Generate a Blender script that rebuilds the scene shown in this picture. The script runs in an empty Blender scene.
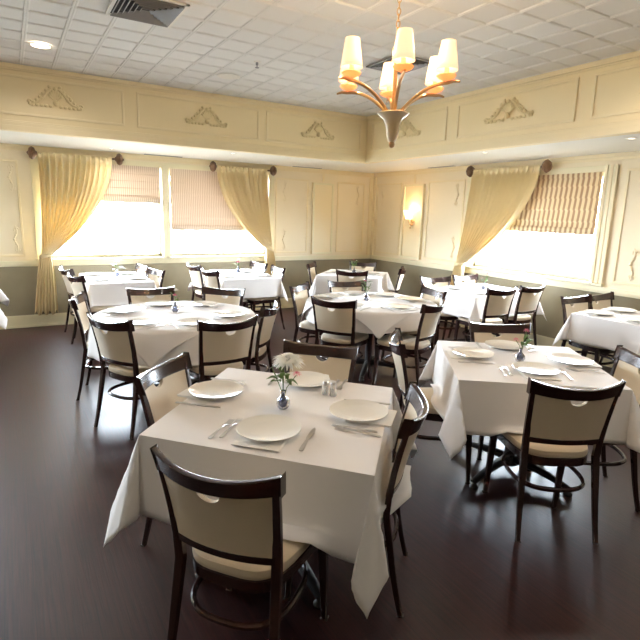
import bpy, math, random
from math import sin, cos, pi, radians, sqrt, hypot
random.seed(7)
S = bpy.context.scene
COL = S.collection

# ------------------------------------------------------------------ helpers
class MB:
    """collects shapes, then links them as ONE mesh object"""
    def __init__(s): s.v, s.f, s.m = [], [], []
    def add(s, vs, fs, mi=0):
        b = len(s.v); s.v += [tuple(p) for p in vs]
        for f in fs: s.f.append(tuple(i + b for i in f)); s.m.append(mi)
    def box(s, x0, x1, y0, y1, z0, z1, mi=0):
        if x0 > x1: x0, x1 = x1, x0
        if y0 > y1: y0, y1 = y1, y0
        if z0 > z1: z0, z1 = z1, z0
        vs = [(x, y, z) for z in (z0, z1) for y in (y0, y1) for x in (x0, x1)]
        s.add(vs, [(0,2,3,1),(4,5,7,6),(0,1,5,4),(2,6,7,3),(0,4,6,2),(1,3,7,5)], mi)
    def grid(s, P, close_u=False, close_v=False, mi=0):
        nu, nv = len(P), len(P[0]); vs = [p for r in P for p in r]; fs = []
        for i in range(nu if close_u else nu-1):
            for j in range(nv if close_v else nv-1):
                a, b = i, (i+1) % nu; c, d = j, (j+1) % nv
                fs.append((a*nv+c, b*nv+c, b*nv+d, a*nv+d))
        s.add(vs, fs, mi)
    def lathe(s, prof, c=(0,0,0), n=24, mi=0):
        P = [[(c[0]+r*cos(2*pi*k/n), c[1]+r*sin(2*pi*k/n), c[2]+z) for k in range(n)] for r, z in prof]
        s.grid(P, close_v=True, mi=mi)
        b = len(s.v) - len(prof)*n
        s.f.append(tuple(b+k for k in range(n))[::-1]); s.m.append(mi)
        e = b + (len(prof)-1)*n
        s.f.append(tuple(e+k for k in range(n))); s.m.append(mi)
    def tube(s, pts, rad, n=8, mi=0, closed=False, flat=1.0):
        """sweep an ellipse (rad, rad*flat) along pts; rad may be a list or pair list"""
        m = len(pts)
        if not isinstance(rad, (list, tuple)): rad = [rad]*m
        P = []
        for i, p in enumerate(pts):
            a = pts[(i-1) % m] if (closed or i > 0) else p
            b = pts[(i+1) % m] if (closed or i < m-1) else p
            t = [b[k]-a[k] for k in range(3)]; l = sqrt(sum(q*q for q in t)) or 1; t = [q/l for q in t]
            ref = (0,0,1) if abs(t[2]) < .9 else (1,0,0)
            u = [t[1]*ref[2]-t[2]*ref[1], t[2]*ref[0]-t[0]*ref[2], t[0]*ref[1]-t[1]*ref[0]]
            l = sqrt(sum(q*q for q in u)); u = [q/l for q in u]
            w = [t[1]*u[2]-t[2]*u[1], t[2]*u[0]-t[0]*u[2], t[0]*u[1]-t[1]*u[0]]
            r = rad[i]; ru, rw = r if isinstance(r, (list, tuple)) else (r, r*flat)
            P.append([tuple(p[k]+ru*cos(2*pi*q/n+pi/n)*u[k]+rw*sin(2*pi*q/n+pi/n)*w[k] for k in range(3)) for q in range(n)])
        s.grid(P, close_u=closed, close_v=True, mi=mi)
        if not closed:
            b = len(s.v)-m*n
            s.f.append(tuple(b+q for q in range(n))[::-1]); s.m.append(mi)
            e = b+(m-1)*n; s.f.append(tuple(e+q for q in range(n))); s.m.append(mi)
    def ball(s, c, r, n=10, mi=0):
        rx, ry, rz = r if isinstance(r, (list, tuple)) else (r, r, r)
        P = [[(c[0]+rx*sin(pi*i/n)*cos(2*pi*k/n), c[1]+ry*sin(pi*i/n)*sin(2*pi*k/n), c[2]-rz*cos(pi*i/n)) for k in range(n)] for i in range(n+1)]
        s.grid(P, close_v=True, mi=mi)
    def xform(s, fn): s.v = [fn(*p) for p in s.v]; return s
    def mesh(s, name, mats, smooth=True, angle=None):
        me = bpy.data.meshes.new(name); me.from_pydata(s.v, [], s.f)
        for m in (mats if isinstance(mats, (list, tuple)) else [mats]): me.materials.append(m)
        me.polygons.foreach_set('material_index', s.m)
        me.validate(); me.update()
        if smooth:
            me.polygons.foreach_set('use_smooth', [True]*len(me.polygons))
            try: me.set_sharp_from_angle(angle=angle if angle else radians(40))
            except Exception: pass
        return me
    def obj(s, name, mats, parent=None, smooth=True, angle=None, loc=None):
        o = bpy.data.objects.new(name, s.mesh(name, mats, smooth, angle)); COL.objects.link(o)
        if parent: o.parent = parent
        if loc: o.location = loc
        return o

def tag(o, label=None, cat=None, group=None, kind=None):
    if label: o['label'] = label
    if cat: o['category'] = cat
    if group: o['group'] = group
    if kind: o['kind'] = kind
    return o
def empty(name, loc=(0,0,0), rz=0.0, label=None, cat=None, group=None, kind=None):
    o = bpy.data.objects.new(name, None); COL.objects.link(o); o.empty_display_size = .05
    o.location = loc; o.rotation_euler = (0,0,rz)
    return tag(o, label, cat, group, kind)
def copy_tree(o, parent=None):
    c = o.copy(); COL.objects.link(c); c.parent = parent
    for ch in o.children: copy_tree(ch, c)
    return c
used = set()
def place(proto, loc, rz=0.0, label=None, group=None, cat=None):
    """first use moves the prototype itself, later uses copy it with its parts"""
    if proto.name in used: o = copy_tree(proto)
    else: o = proto; used.add(proto.name)
    o.location = loc; o.rotation_euler = (0,0,rz)
    return tag(o, label, cat, group)
def struct(o): o['kind'] = 'structure'; return o
def mod_bevel(o, w=.003, seg=2):
    m = o.modifiers.new('bevel', 'BEVEL'); m.width = w; m.segments = seg; m.limit_method = 'ANGLE'; m.angle_limit = radians(40); return o
def mod_solid(o, t):
    m = o.modifiers.new('solid', 'SOLIDIFY'); m.thickness = t; m.offset = 0; return o

# ------------------------------------------------------------------ materials
def srgb(r, g, b):
    f = lambda c: (c/255/12.92) if c/255 <= .04045 else ((c/255+.055)/1.055)**2.4
    return (f(r), f(g), f(b), 1)
def new_mat(name):
    m = bpy.data.materials.new(name); m.use_nodes = True; nt = m.node_tree
    return m, nt, nt.nodes, nt.links, nt.nodes['Principled BSDF']
def mat(name, col, rough=.5, metal=0, spec=.5, noise=None, bump=None, coat=0, sheen=0, trans=0, sub=0):
    m, nt, N, L, p = new_mat(name)
    p.inputs['Base Color'].default_value = col; p.inputs['Roughness'].default_value = rough
    p.inputs['Metallic'].default_value = metal; p.inputs['Specular IOR Level'].default_value = spec
    p.inputs['Coat Weight'].default_value = coat; p.inputs['Sheen Weight'].default_value = sheen
    p.inputs['Transmission Weight'].default_value = trans
    tc = N.new('ShaderNodeTexCoord')
    if noise:
        sc, amt = noise
        n = N.new('ShaderNodeTexNoise'); n.inputs['Scale'].default_value = sc; n.inputs['Detail'].default_value = 4
        L.new(tc.outputs['Object'], n.inputs['Vector'])
        mx = N.new('ShaderNodeMixRGB'); mx.blend_type = 'MULTIPLY'; mx.inputs['Fac'].default_value = amt
        mx.inputs['Color1'].default_value = col
        cr = N.new('ShaderNodeValToRGB'); cr.color_ramp.elements[0].position = .3; cr.color_ramp.elements[1].position = .7
        cr.color_ramp.elements[0].color = (.55,.55,.55,1)
        L.new(n.outputs['Fac'], cr.inputs['Fac']); L.new(cr.outputs['Color'], mx.inputs['Color2']); L.new(mx.outputs['Color'], p.inputs['Base Color'])
    if bump:
        sc, st = bump
        n2 = N.new('ShaderNodeTexNoise'); n2.inputs['Scale'].default_value = sc; n2.inputs['Detail'].default_value = 3
        L.new(tc.outputs['Object'], n2.inputs['Vector'])
        b = N.new('ShaderNodeBump'); b.inputs['Strength'].default_value = st; b.inputs['Distance'].default_value = .01
        L.new(n2.outputs['Fac'], b.inputs['Height']); L.new(b.outputs['Normal'], p.inputs['Normal'])
    return m
def fabric_translucent(name, col, tcol, fac=.5, stripe=None):
    m, nt, N, L, p = new_mat(name)
    p.inputs['Base Color'].default_value = col; p.inputs['Roughness'].default_value = .85; p.inputs['Specular IOR Level'].default_value = .15
    t = N.new('ShaderNodeBsdfTranslucent'); t.inputs['Color'].default_value = tcol
    mix = N.new('ShaderNodeMixShader'); mix.inputs['Fac'].default_value = fac
    L.new(p.outputs[0], mix.inputs[1]); L.new(t.outputs[0], mix.inputs[2]); L.new(mix.outputs[0], N['Material Output'].inputs['Surface'])
    if stripe:
        c2, t2, axis, scale = stripe
        tc = N.new('ShaderNodeTexCoord'); w = N.new('ShaderNodeTexWave'); w.wave_type = 'BANDS'; w.bands_direction = axis
        w.inputs['Scale'].default_value = scale; w.inputs['Distortion'].default_value = 0; w.inputs['Detail'].default_value = 1
        L.new(tc.outputs['Object'], w.inputs['Vector'])
        cr = N.new('ShaderNodeValToRGB'); cr.color_ramp.elements[0].position = .25; cr.color_ramp.elements[1].position = .6
        L.new(w.outputs['Fac'], cr.inputs['Fac'])
        for a, b, sock in ((col, c2, p.inputs['Base Color']), (tcol, t2, t.inputs['Color'])):
            mx = N.new('ShaderNodeMixRGB'); mx.inputs['Color1'].default_value = b; mx.inputs['Color2'].default_value = a
            L.new(cr.outputs['Color'], mx.inputs['Fac']); L.new(mx.outputs['Color'], sock)
    return m
def emissive(name, col, strength, base=(1,1,1,1)):
    m, nt, N, L, p = new_mat(name)
    p.inputs['Base Color'].default_value = base; p.inputs['Emission Color'].default_value = col; p.inputs['Emission Strength'].default_value = strength
    return m

CREAM = mat('cream_paint', srgb(242,227,196), .55, noise=(2.5,.05), bump=(60,.04))
FRIEZE = mat('frieze_paint', srgb(240,222,180), .5, bump=(60,.03))
GILT = mat('carved_ornament_paint', srgb(232,214,168), .5, bump=(90,.3))
TRIM = mat('ivory_trim_paint', srgb(236,226,192), .4)
CREAMTRIM = mat('cream_moulding_paint', srgb(240,223,184), .4)
WAINS = mat('olive_grey_wainscot', srgb(148,138,113), .7, noise=(7,.18), bump=(50,.1))
WHITE = mat('white_soffit_paint', srgb(238,234,226), .6)
CEILM = mat('white_ceiling_tile', srgb(234,233,230), .75, bump=(110,.25))
WOOD = mat('dark_espresso_wood', srgb(50,26,22), .26, noise=(14,.5), coat=.35)
UPH = mat('cream_upholstery', srgb(214,198,172), .75, noise=(220,.10), bump=(320,.15), sheen=.2)
CLOTH = mat('white_tablecloth_linen', srgb(236,232,230), .8, bump=(7,.3), sheen=.15)
NAPK = mat('white_napkin_cotton', srgb(240,237,232), .8, bump=(30,.2))
CHINA = mat('white_china', srgb(243,240,233), .18, coat=.3)
STEEL = mat('polished_cutlery_steel', srgb(205,202,200), .33, metal=1)
BLACKM = mat('black_cast_iron', srgb(30,27,27), .4, noise=(30,.3))
BRONZE = mat('antique_bronze', srgb(120,92,70), .45, metal=.6, noise=(40,.6), bump=(60,.5))
GOLD = mat('brushed_champagne_gold', srgb(196,160,112), .3, metal=.85)
IVORYG = mat('ivory_glass_funnel', srgb(235,212,170), .2, coat=.5)
BOBE = fabric_translucent('peach_glass_dish', srgb(245,220,195), srgb(250,210,175), .5)
GREY = mat('grey_vent_metal', srgb(150,150,152), .5, metal=.2)
DARK = mat('dark_vent_gap', srgb(60,60,62), .8)
GREEN = mat('leaf_green', srgb(88,118,52), .5, noise=(40,.4))
PETALW = mat('ivory_petal', srgb(255,254,248), .6)
PETALP = mat('pink_petal', srgb(222,120,140), .6)
PETALM = mat('magenta_petal', srgb(196,40,96), .6)
CURT = fabric_translucent('pale_gold_curtain_silk', srgb(238,220,178), srgb(246,220,160), .09)
BLINDL = fabric_translucent('woven_blind', srgb(232,216,196), srgb(232,208,186), .06, (srgb(206,180,158), srgb(225,208,188), 'X', 11))
BLINDR = fabric_translucent('striped_woven_blind', srgb(232,214,176), srgb(232,208,172), .05, (srgb(172,138,108), srgb(196,168,138), 'Y', 4.6))
SHADE = emissive('lit_lamp_shade', (1,.70,.42,1), .8, srgb(250,225,190))
BULB = emissive('glowing_bulb', (1,.72,.42,1), 14)
CANL = emissive('recessed_lamp_glow', (1,.80,.62,1), 6)
def glass():
    m, nt, N, L, p = new_mat('window_glass'); N.remove(p)
    tr = N.new('ShaderNodeBsdfTransparent'); gl = N.new('ShaderNodeBsdfGlossy'); gl.inputs['Roughness'].default_value = .02
    mx = N.new('ShaderNodeMixShader'); mx.inputs['Fac'].default_value = .05
    L.new(tr.outputs[0], mx.inputs[1]); L.new(gl.outputs[0], mx.inputs[2]); L.new(mx.outputs[0], N['Material Output'].inputs['Surface'])
    return m
GLASS = glass()
VASEG = mat('smoky_vase_glass', srgb(120,125,150), .05, trans=.7)
CLEARG = mat('clear_shaker_glass', srgb(235,238,240), .05, trans=.8)
def floor_mat():
    m, nt, N, L, p = new_mat('dark_plank_floor')
    tc = N.new('ShaderNodeTexCoord')
    mp = N.new('ShaderNodeMapping'); mp.inputs['Scale'].default_value = (34, 1.2, 1)
    L.new(tc.outputs['Object'], mp.inputs['Vector'])
    n = N.new('ShaderNodeTexNoise'); n.inputs['Scale'].default_value = 2.2; n.inputs['Detail'].default_value = 7; n.inputs['Roughness'].default_value = .65
    L.new(mp.outputs[0], n.inputs['Vector'])
    br = N.new('ShaderNodeTexBrick'); br.inputs['Scale'].default_value = 1; br.inputs['Brick Width'].default_value = 1.2; br.inputs['Row Height'].default_value = .11
    br.inputs['Mortar Size'].default_value = .0015; br.inputs['Color1'].default_value = (.92,.92,.92,1); br.inputs['Color2'].default_value = (1.08,1.05,1.03,1); br.inputs['Mortar'].default_value = (.5,.5,.5,1)
    rt = N.new('ShaderNodeMapping'); rt.inputs['Rotation'].default_value = (0,0,pi/2); L.new(tc.outputs['Object'], rt.inputs['Vector']); L.new(rt.outputs[0], br.inputs['Vector'])
    cr = N.new('ShaderNodeValToRGB'); cr.color_ramp.elements[0].color = srgb(26,8,8); cr.color_ramp.elements[1].color = srgb(60,25,22)
    cr.color_ramp.elements[0].position = .32; cr.color_ramp.elements[1].position = .72
    L.new(n.outputs['Fac'], cr.inputs['Fac'])
    mx = N.new('ShaderNodeMixRGB'); mx.blend_type = 'MULTIPLY'; mx.inputs['Fac'].default_value = 1
    L.new(cr.outputs[0], mx.inputs['Color1']); L.new(br.outputs['Color'], mx.inputs['Color2']); L.new(mx.outputs[0], p.inputs['Base Color'])
    mr = N.new('ShaderNodeMapRange'); mr.inputs['To Min'].default_value = .30; mr.inputs['To Max'].default_value = .44
    L.new(n.outputs['Fac'], mr.inputs['Value']); L.new(mr.outputs[0], p.inputs['Roughness'])
    b = N.new('ShaderNodeBump'); b.inputs['Strength'].default_value = .55; b.inputs['Distance'].default_value = .0016
    L.new(n.outputs['Fac'], b.inputs['Height']); L.new(b.outputs['Normal'], p.inputs['Normal'])
    p.inputs['Specular IOR Level'].default_value = .42
    return m
FLOOR = floor_mat()

# ------------------------------------------------------------------ room
X0, Y0 = -9.6, -11.2                    # far side of the room behind / left of the view
ZR, ZB, ZS, ZC = .869, .159, 2.415, 3.045
SX, SY = -1.32, -1.564                  # inner corner of the tray ceiling
TX0, TY0 = -8.4, -9.9
m = MB(); m.box(X0-.2, .2, Y0-.2, .2, -.1, 0); struct(m.obj('floor', FLOOR, smooth=False))

# wall in plane coordinates: s along the wall, n away from it into the room
def wl(s, n, z): return (s, -n, z)        # left wall  (y = 0), s = x
def wr(s, n, z): return (-n, s, z)        # right wall (x = 0), s = y
def wall(name, P, s0, s1, holes):
    m = MB()
    def piece(a, b, z0, z1, mi):
        if b-a < 1e-4 or z1-z0 < 1e-4: return
        k = MB(); k.box(a, b, -.18, 0, z0, z1, mi)
        m.add([P(x, y, z) for x, y, z in k.v], k.f if P is wr else [f[::-1] for f in k.f], mi)
    piece(s0, s1, 0, ZR, 1)
    xs = s0
    for a, b, z0, z1 in holes:
        piece(xs, a, ZR, 2.6, 0); piece(a, b, ZR, z0, 0); piece(a, b, z1, 2.6, 0); xs = b
    piece(xs, s1, ZR, 2.6, 0)
    return struct(m.obj(name, [CREAM, WAINS], smooth=False))
WL = [(-8.9,-7.3,.94,2.25), (-5.50,-3.91,.94,2.25), (-3.80,-2.16,.94,2.25)]  # first opening is an out-of-view window, added to light the left ceiling
WR = [(-4.42,-2.5,.95,2.22)]
wall('wall_left', wl, X0, .18, WL)
wall('wall_right', wr, Y0, 0, WR)
m = MB(); m.box(X0-.18, X0, Y0-.18, .18, ZR, 3.1, 0); m.box(X0-.18, X0, Y0-.18, .18, 0, ZR, 1); struct(m.obj('wall_far_left', [WAINS, WAINS], smooth=False))  # unseen wall, dark to full height to cut the light it bounces
m = MB(); m.box(X0, .18, Y0-.18, Y0, ZR, 3.1, 0); m.box(X0, .18, Y0-.18, Y0, 0, ZR, 1); struct(m.obj('wall_near', [WAINS, WAINS], smooth=False))  # unseen too, upper part kept dark against bounced light

def bars(P, rects, mats, name, kind='structure', parent=None, bev=.003):
    """rects: (s0,s1,n0,n1,z0,z1)"""
    m = MB()
    for s0, s1, n0, n1, z0, z1 in rects:
        k = MB(); k.box(s0, s1, n0, n1, z0, z1); m.add([P(*q) for q in k.v], k.f if P is wr else [f[::-1] for f in k.f])
    o = m.obj(name, mats, parent, smooth=False)
    if bev: mod_bevel(o, bev, 2)
    if kind and not parent: o['kind'] = kind
    return o
def frame_rects(s0, s1, z0, z1, w=.03, d=.014):
    return [(s0, s1, 0, d, z0, z0+w), (s0, s1, 0, d, z1-w, z1), (s0, s0+w, 0, d, z0+w, z1-w), (s1-w, s1, 0, d, z0+w, z1-w)]
# chair rail and baseboards
for nm, P, a in (('left', wl, X0), ('right', wr, Y0)):
    b = 0
    bars(P, [(a, b, 0, .018, 0, ZB), (a, b, 0, .026, 0, .03), (a, b, 0, .012, ZB, ZB+.012)], TRIM, 'baseboard_'+nm)
nt_ = 0
def trim(P, rects, mt=None, bev=.003):
    global nt_; nt_ += 1
    return bars(P, rects, mt or CREAMTRIM, 'trim_%d' % nt_, bev=bev)
trim(wl, [(X0, 0, 0, .03, ZR-.005, ZR+.045), (X0, 0, 0, .018, ZR-.03, ZR-.005)], TRIM)
trim(wr, [(Y0, 0, 0, .03, ZR-.005, ZR+.045), (Y0, 0, 0, .018, ZR-.03, ZR-.005)], TRIM)
trim(wl, [(X0, 0, 0, .03, 2.375, ZS), (X0, 0, 0, .015, 2.34, 2.375)])
trim(wr, [(Y0, 0, 0, .03, 2.375, ZS), (Y0, 0, 0, .015, 2.34, 2.375)])
# wall panels
for a, b in ((-7.2,-5.75),): trim(wl, frame_rects(a, b, .97, 2.22, .028))
trim(wl, frame_rects(-2.03, -1.40, .97, 2.22, .028))
trim(wl, frame_rects(-.80, -.20, .97, 2.22, .028))
trim(wl, [(-1.12, -1.08, 0, .014, 2.2, 2.34)])
trim(wl, [(-.10, -.0, 0, .03, ZR+.045, 2.34)])
trim(wl, [(-1.32,-.90,0,.03,.945,2.18)] , CREAMTRIM)
trim(wl, [(s0, s1, .03, .046, z0, z1) for s0, s1, _, _, z0, z1 in frame_rects(-1.32,-.90,.945,2.18,.032)], TRIM)
trim(wr, frame_rects(-.84, -.13, .97, 2.22, .028))
trim(wr, frame_rects(-2.30, -1.50, .97, 2.22, .028))
trim(wr, [(-1.18, -1.14, 0, .014, 2.2, 2.34)])
trim(wr, [(-.10, -.03, 0, .03, ZR+.045, 2.34)])
trim(wr, [(-1.43,-.93,0,.03,.945,2.18)], CREAMTRIM)
trim(wr, [(s0, s1, .03, .046, z0, z1) for s0, s1, _, _, z0, z1 in frame_rects(-1.43,-.93,.945,2.18,.032)], TRIM)
trim(wr, frame_rects(-6.3, -4.68, .97, 2.24, .028))
# small carved flourishes on the wall panels
def flourish(P, s, z, sc=1.0, flip=1):
    m = MB()
    def pt(a, b, n=.01): return P(s+flip*a*sc, n, z+b*sc)
    for k in (1, -1):
        pts = [pt(.05*sin(t*2.4)*(1-t*.5), k*(.02+.16*t)) for t in [i/10 for i in range(11)]]
        m.tube(pts, [.010-.006*i/10 for i in range(11)], 6)
        m.tube([pt(.03+.028*cos(t), k*(.13+.028*sin(t))) for t in [i*.55 for i in range(9)]], [.007-.0005*i for i in range(9)], 6)
        m.ball(pt(.02, k*.06), .014, 6)
    m.ball(pt(0, 0), .017, 6)
    global nt_; nt_ += 1
    return struct(m.obj('trim_%d' % nt_, CREAM))
flourish(wl, -5.86, 2.0); flourish(wl, -5.86, 1.2); flourish(wl, -1.88, 2.0); flourish(wl, -1.88, 1.2); flourish(wl, -.33, 2.0, flip=-1)
flourish(wr, -2.17, 2.0); flourish(wr, -2.17, 1.2); flourish(wr, -4.86, 2.02, flip=-1); flourish(wr, -4.86, 1.2, flip=-1); flourish(wr,-.3,2.0)

# windows (frame, sill, pane)
wn = 0
def window(P, s0, s1, z0, z1, side_l=.0, side_r=.0):
    global wn; wn += 1
    e = empty('window_%d' % wn, P((s0+s1)/2, 0, z0), kind='structure')
    inv = e.matrix_basis.inverted() if False else None
    cx, cy, cz = P((s0+s1)/2, 0, z0)
    def local(o):
        for v in o.data.vertices: v.co = (v.co[0]-cx, v.co[1]-cy, v.co[2]-cz)
        return o
    f = .04
    rs = [(s0, s1, -.16, -.1, z0, z0+f), (s0, s1, -.16, -.1, z1-f, z1), (s0, s0+f, -.16, -.1, z0, z1), (s1-f, s1, -.16, -.1, z0, z1)]
    local(bars(P, rs, DARK if False else TRIM, 'window_frame', parent=e))
    local(bars(P, [(s0+f, s1-f, -.135, -.129, z0+f, z1-f)], GLASS, 'window_pane', parent=e, bev=0))
    local(bars(P, [(s0-side_l-.02, s1+side_r+.02, -.1, .05, z0-.03, z0), (s0-side_l, s1+side_r, 0, .015, z1, z1+.07), (s0-side_l, s0, 0, .022, z0, z1+.07), (s1, s1+side_r, 0, .022, z0, z1+.07)], TRIM, 'window_casing', parent=e))
    return e
window(wl, *WL[0], .08, .08); window(wl, *WL[1], .11, .055); window(wl, *WL[2], .055, .1)  # the first one stands out of view, added for its daylight
window(wr, *WR[0], .15, .15)
trim(wr, [(-4.585,-4.555,.022,.034,.95,2.29), (-4.47,-4.44,.022,.034,.95,2.29), (-4.53,-4.495,.022,.03,.95,2.29)])

# soffit and tray ceiling
m = MB()
m.box(X0, 0, SY, 0, ZS, ZS+.06); m.box(SX, 0, Y0, SY, ZS, ZS+.06)
m.box(X0, TX0, Y0, SY, ZS, ZS+.06); m.box(TX0, SX, Y0, TY0, ZS, ZS+.06)
struct(m.obj('ceiling_soffit', WHITE, smooth=False))
m = MB()
m.box(TX0, SX, SY, SY+.06, ZS-.015, ZC+.05); m.box(SX, SX+.06, TY0, SY+.06, ZS-.015, ZC+.05)
m.box(TX0-.06, TX0, TY0, SY+.06, ZS-.015, ZC+.05); m.box(TX0, SX, TY0-.06, TY0, ZS-.015, ZC+.05)
struct(m.obj('ceiling_frieze', FRIEZE, smooth=False))
def fl(s, n, z): return (s, SY-n, z)
def fr(s, n, z): return (SX-n, s, z)
def framebars(P, rects, mt, name):
    m = MB()
    for s0, s1, n0, n1, z0, z1 in rects:
        k = MB(); k.box(s0, s1, n0, n1, z0, z1); m.add([P(*q) for q in k.v], k.f if P is fr else [f[::-1] for f in k.f])
    o = m.obj(name, mt, smooth=False); mod_bevel(o, .004, 2); return struct(o)
nt_ += 1
framebars(fl, [(TX0, SX, 0, .035, ZS-.015, 2.455), (TX0, SX, 0, .02, 2.455, 2.49), (TX0, SX, 0, .012, 2.49, 2.505), (TX0, SX, 0, .03, 3.0, ZC), (TX0, SX, 0, .016, 2.985, 3.0)], CREAMTRIM, 'trim_%d' % nt_)
nt_ += 1
framebars(fr, [(TY0, SY-.035, 0, .035, ZS-.015, 2.455), (TY0, SY-.02, 0, .02, 2.455, 2.49), (TY0, SY-.012, 0, .012, 2.49, 2.505), (TY0, SY-.03, 0, .03, 3.0, ZC), (TY0, SY-.016, 0, .016, 2.985, 3.0)], CREAMTRIM, 'trim_%d' % nt_)
def frieze_orn(P, s):
    """carved shell and scroll cartouche"""
    m = MB()
    def pt(a, b, n=.012): return P(s+a, n, 2.66+b)
    for k in (1, -1):
        n = 14                                   # big S-scroll running out from the centre
        sc = .84 if P is fl else 1
        pt = lambda a, b, n=.012, sc=sc: P(s+a*sc, n, 2.67+b*.93)
        m.tube([pt(k*(.04+.24*t), .20*(1-t)**1.3+.012*sin(t*9), .014) for t in [i/n for i in range(n+1)]], [.016-.007*i/n for i in range(n+1)], 6)
        m.tube([pt(k*(.285+.028*cos(a)*(1-a*.1)), .035+.028*sin(a)*(1-a*.1)) for a in [i*.6 for i in range(10)]], [.011-.0007*i for i in range(10)], 6)
        m.tube([pt(k*(.15+.03*cos(a)), .10+.03*sin(a)) for a in [i*.6 for i in range(9)]], [.010-.0006*i for i in range(9)], 6)
        for i in range(7):                        # leaves on the outer side
            t = i/6; a0 = .05+.23*t; b0 = .2*(1-t)**1.3
            m.ball(pt(k*(a0+.01), b0+.02, .01), (.017, .017, .017), 6)
        for i in range(5): m.ball(pt(k*(.06+.05*i), .012, .01), (.02 if P is fl else .012, .012 if P is fl else .02, .016), 6)
    for i in range(7):                            # shell fan
        a = radians(30+20*i); m.tube([pt(.02*cos(a), .07+.02*sin(a)), pt(.075*cos(a), .08+.085*sin(a), .02), pt(.09*cos(a), .085+.11*sin(a), .01)], [.006, .015, .009], 6)
    m.ball(pt(0, .05, .02), .03, 8); m.ball(pt(0, .2, .015), .02, 8)
    global nt_; nt_ += 1
    return struct(m.obj('trim_%d' % nt_, GILT))
for a, b in ((-7.8,-6.26), (-6.19,-4.69), (-4.55,-3.03), (-2.93,-1.43)):
    nt_ += 1; framebars(fl, frame_rects(a, b, 2.56, 2.945, .024, .014), CREAMTRIM, 'trim_%d' % nt_); frieze_orn(fl, (a+b)/2 + (.06 if a < -4 else .03))
for a, b in ((-3.19,-1.70), (-4.86,-3.36), (-6.52,-5.01), (-8.2,-6.7)):
    nt_ += 1; framebars(fr, frame_rects(a, b, 2.56, 2.945, .024, .014), CREAMTRIM, 'trim_%d' % nt_); frieze_orn(fr, (a+b)/2+.02)
# ceiling of pressed square tiles
m = MB(); st = .29
xs = [SX-.005+.0-i*st for i in range(int((SX-TX0)/st)+2)]; ys = [SY-i*st for i in range(int((SY-TY0)/st)+2)]
def clampx(x): return max(TX0, min(SX, x))
for i in range(len(xs)-1):
    for j in range(len(ys)-1):
        x1, x0 = clampx(xs[i]), clampx(xs[i+1]); y1, y0 = ys[j], max(TY0, ys[j+1])
        if x1-x0 < .08 or y1-y0 < .08: continue
        big = (i % 2 == 0, j % 2 == 0)
        rings = []
        for ins, dz in ((0, .003), (.004, .0), (.014, 0), (.020, .008), (.024, .008)):
            rings.append([(x0+ins, y0+ins, ZC+dz), (x1-ins, y0+ins, ZC+dz), (x1-ins, y1-ins, ZC+dz), (x0+ins, y1-ins, ZC+dz)])
        b = len(m.v); m.v += [p for r in rings for p in r]
        for r in range(4):
            for q in range(4):
                a0, a1 = b+r*4+q, b+r*4+(q+1) % 4; m.f.append((a0, a0+4, a1+4, a1)); m.m.append(0)
        m.f.append((b+19, b+18, b+17, b+16)); m.m.append(0)
m.box(X0, .2, Y0, .2, ZC+.03, ZC+.1)
struct(m.obj('ceiling', CEILM, smooth=False))

# ------------------------------------------------------------------ ceiling fittings
def diffuser(cx, cy, w, d, label, n=6):
    e = empty('ceiling_vent', (cx, cy, ZC-.004), label=label, cat='vent', group='square air vents in the ceiling')
    m = MB(); m.box(-w/2+.01, w/2-.01, -d/2+.01, d/2-.01, -.002, .003); m.obj('backing', DARK, e, smooth=False)
    def ring(a, b, z0, z1, zi):
        k = MB(); R = [[(a*s, b*t, z) for s, t in ((-1,-1),(1,-1),(1,1),(-1,1))] for z in (0,)]
        return R
    m = MB()
    m.box(-w/2, w/2, -d/2, -d/2+.025, -.012, .0); m.box(-w/2, w/2, d/2-.025, d/2, -.012, .0)
    m.box(-w/2, -w/2+.025, -d/2, d/2, -.012, .0); m.box(w/2-.025, w/2, -d/2, d/2, -.012, .0)
    m.obj('frame', WHITE if w > .44 else GREY, e, smooth=False)
    for i in range(n):
        f = 1-(i+.6)/(n+.3); g = f-.075
        a, b = w/2*f-.01, d/2*f-.01; c, dd = w/2*g-.01, d/2*g-.01
        if c < .005 or dd < .005: continue
        m = MB(); P = [[(a*s, b*t, -.022) for s, t in ((-1,-1),(1,-1),(1,1),(-1,1))], [(c*s, dd*t, -.003) for s, t in ((-1,-1),(1,-1),(1,1),(-1,1))]]
        m.grid(P, close_v=True); o = m.obj('louver', GREY, e, smooth=False); mod_solid(o, .003)
    return e
diffuser(-4.95, -3.90, .47, .52, 'square grey louvred air vent at the top left of the ceiling', 7)
diffuser(-2.66, -3.92, .42, .50, 'dark square louvred air vent behind the chandelier', 6)
m = MB(); m.lathe([(.0,.0),(.115,-.002),(.12,-.008),(.10,-.012),(.0,-.012)], n=28)
o = m.obj('ceiling_speaker', WHITE); o.location = (-3.80,-2.50,ZC-.001); tag(o, 'round white flush speaker in the tile ceiling near the left frieze', 'speaker')
e = empty('sprinkler', (-3.77,-3.16,ZC), label='small metal sprinkler head hanging from the white ceiling tiles', cat='sprinkler')
m = MB(); m.lathe([(.0,0),(.035,0),(.03,-.008),(0,-.008)], n=16); m.obj('escutcheon', WHITE, e)
m = MB(); m.lathe([(.012,-.008),(.012,-.03),(.005,-.035),(.005,-.05),(.02,-.052),(.02,-.055),(0,-.055)], n=12); m.obj('nozzle', GREY, e)
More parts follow.
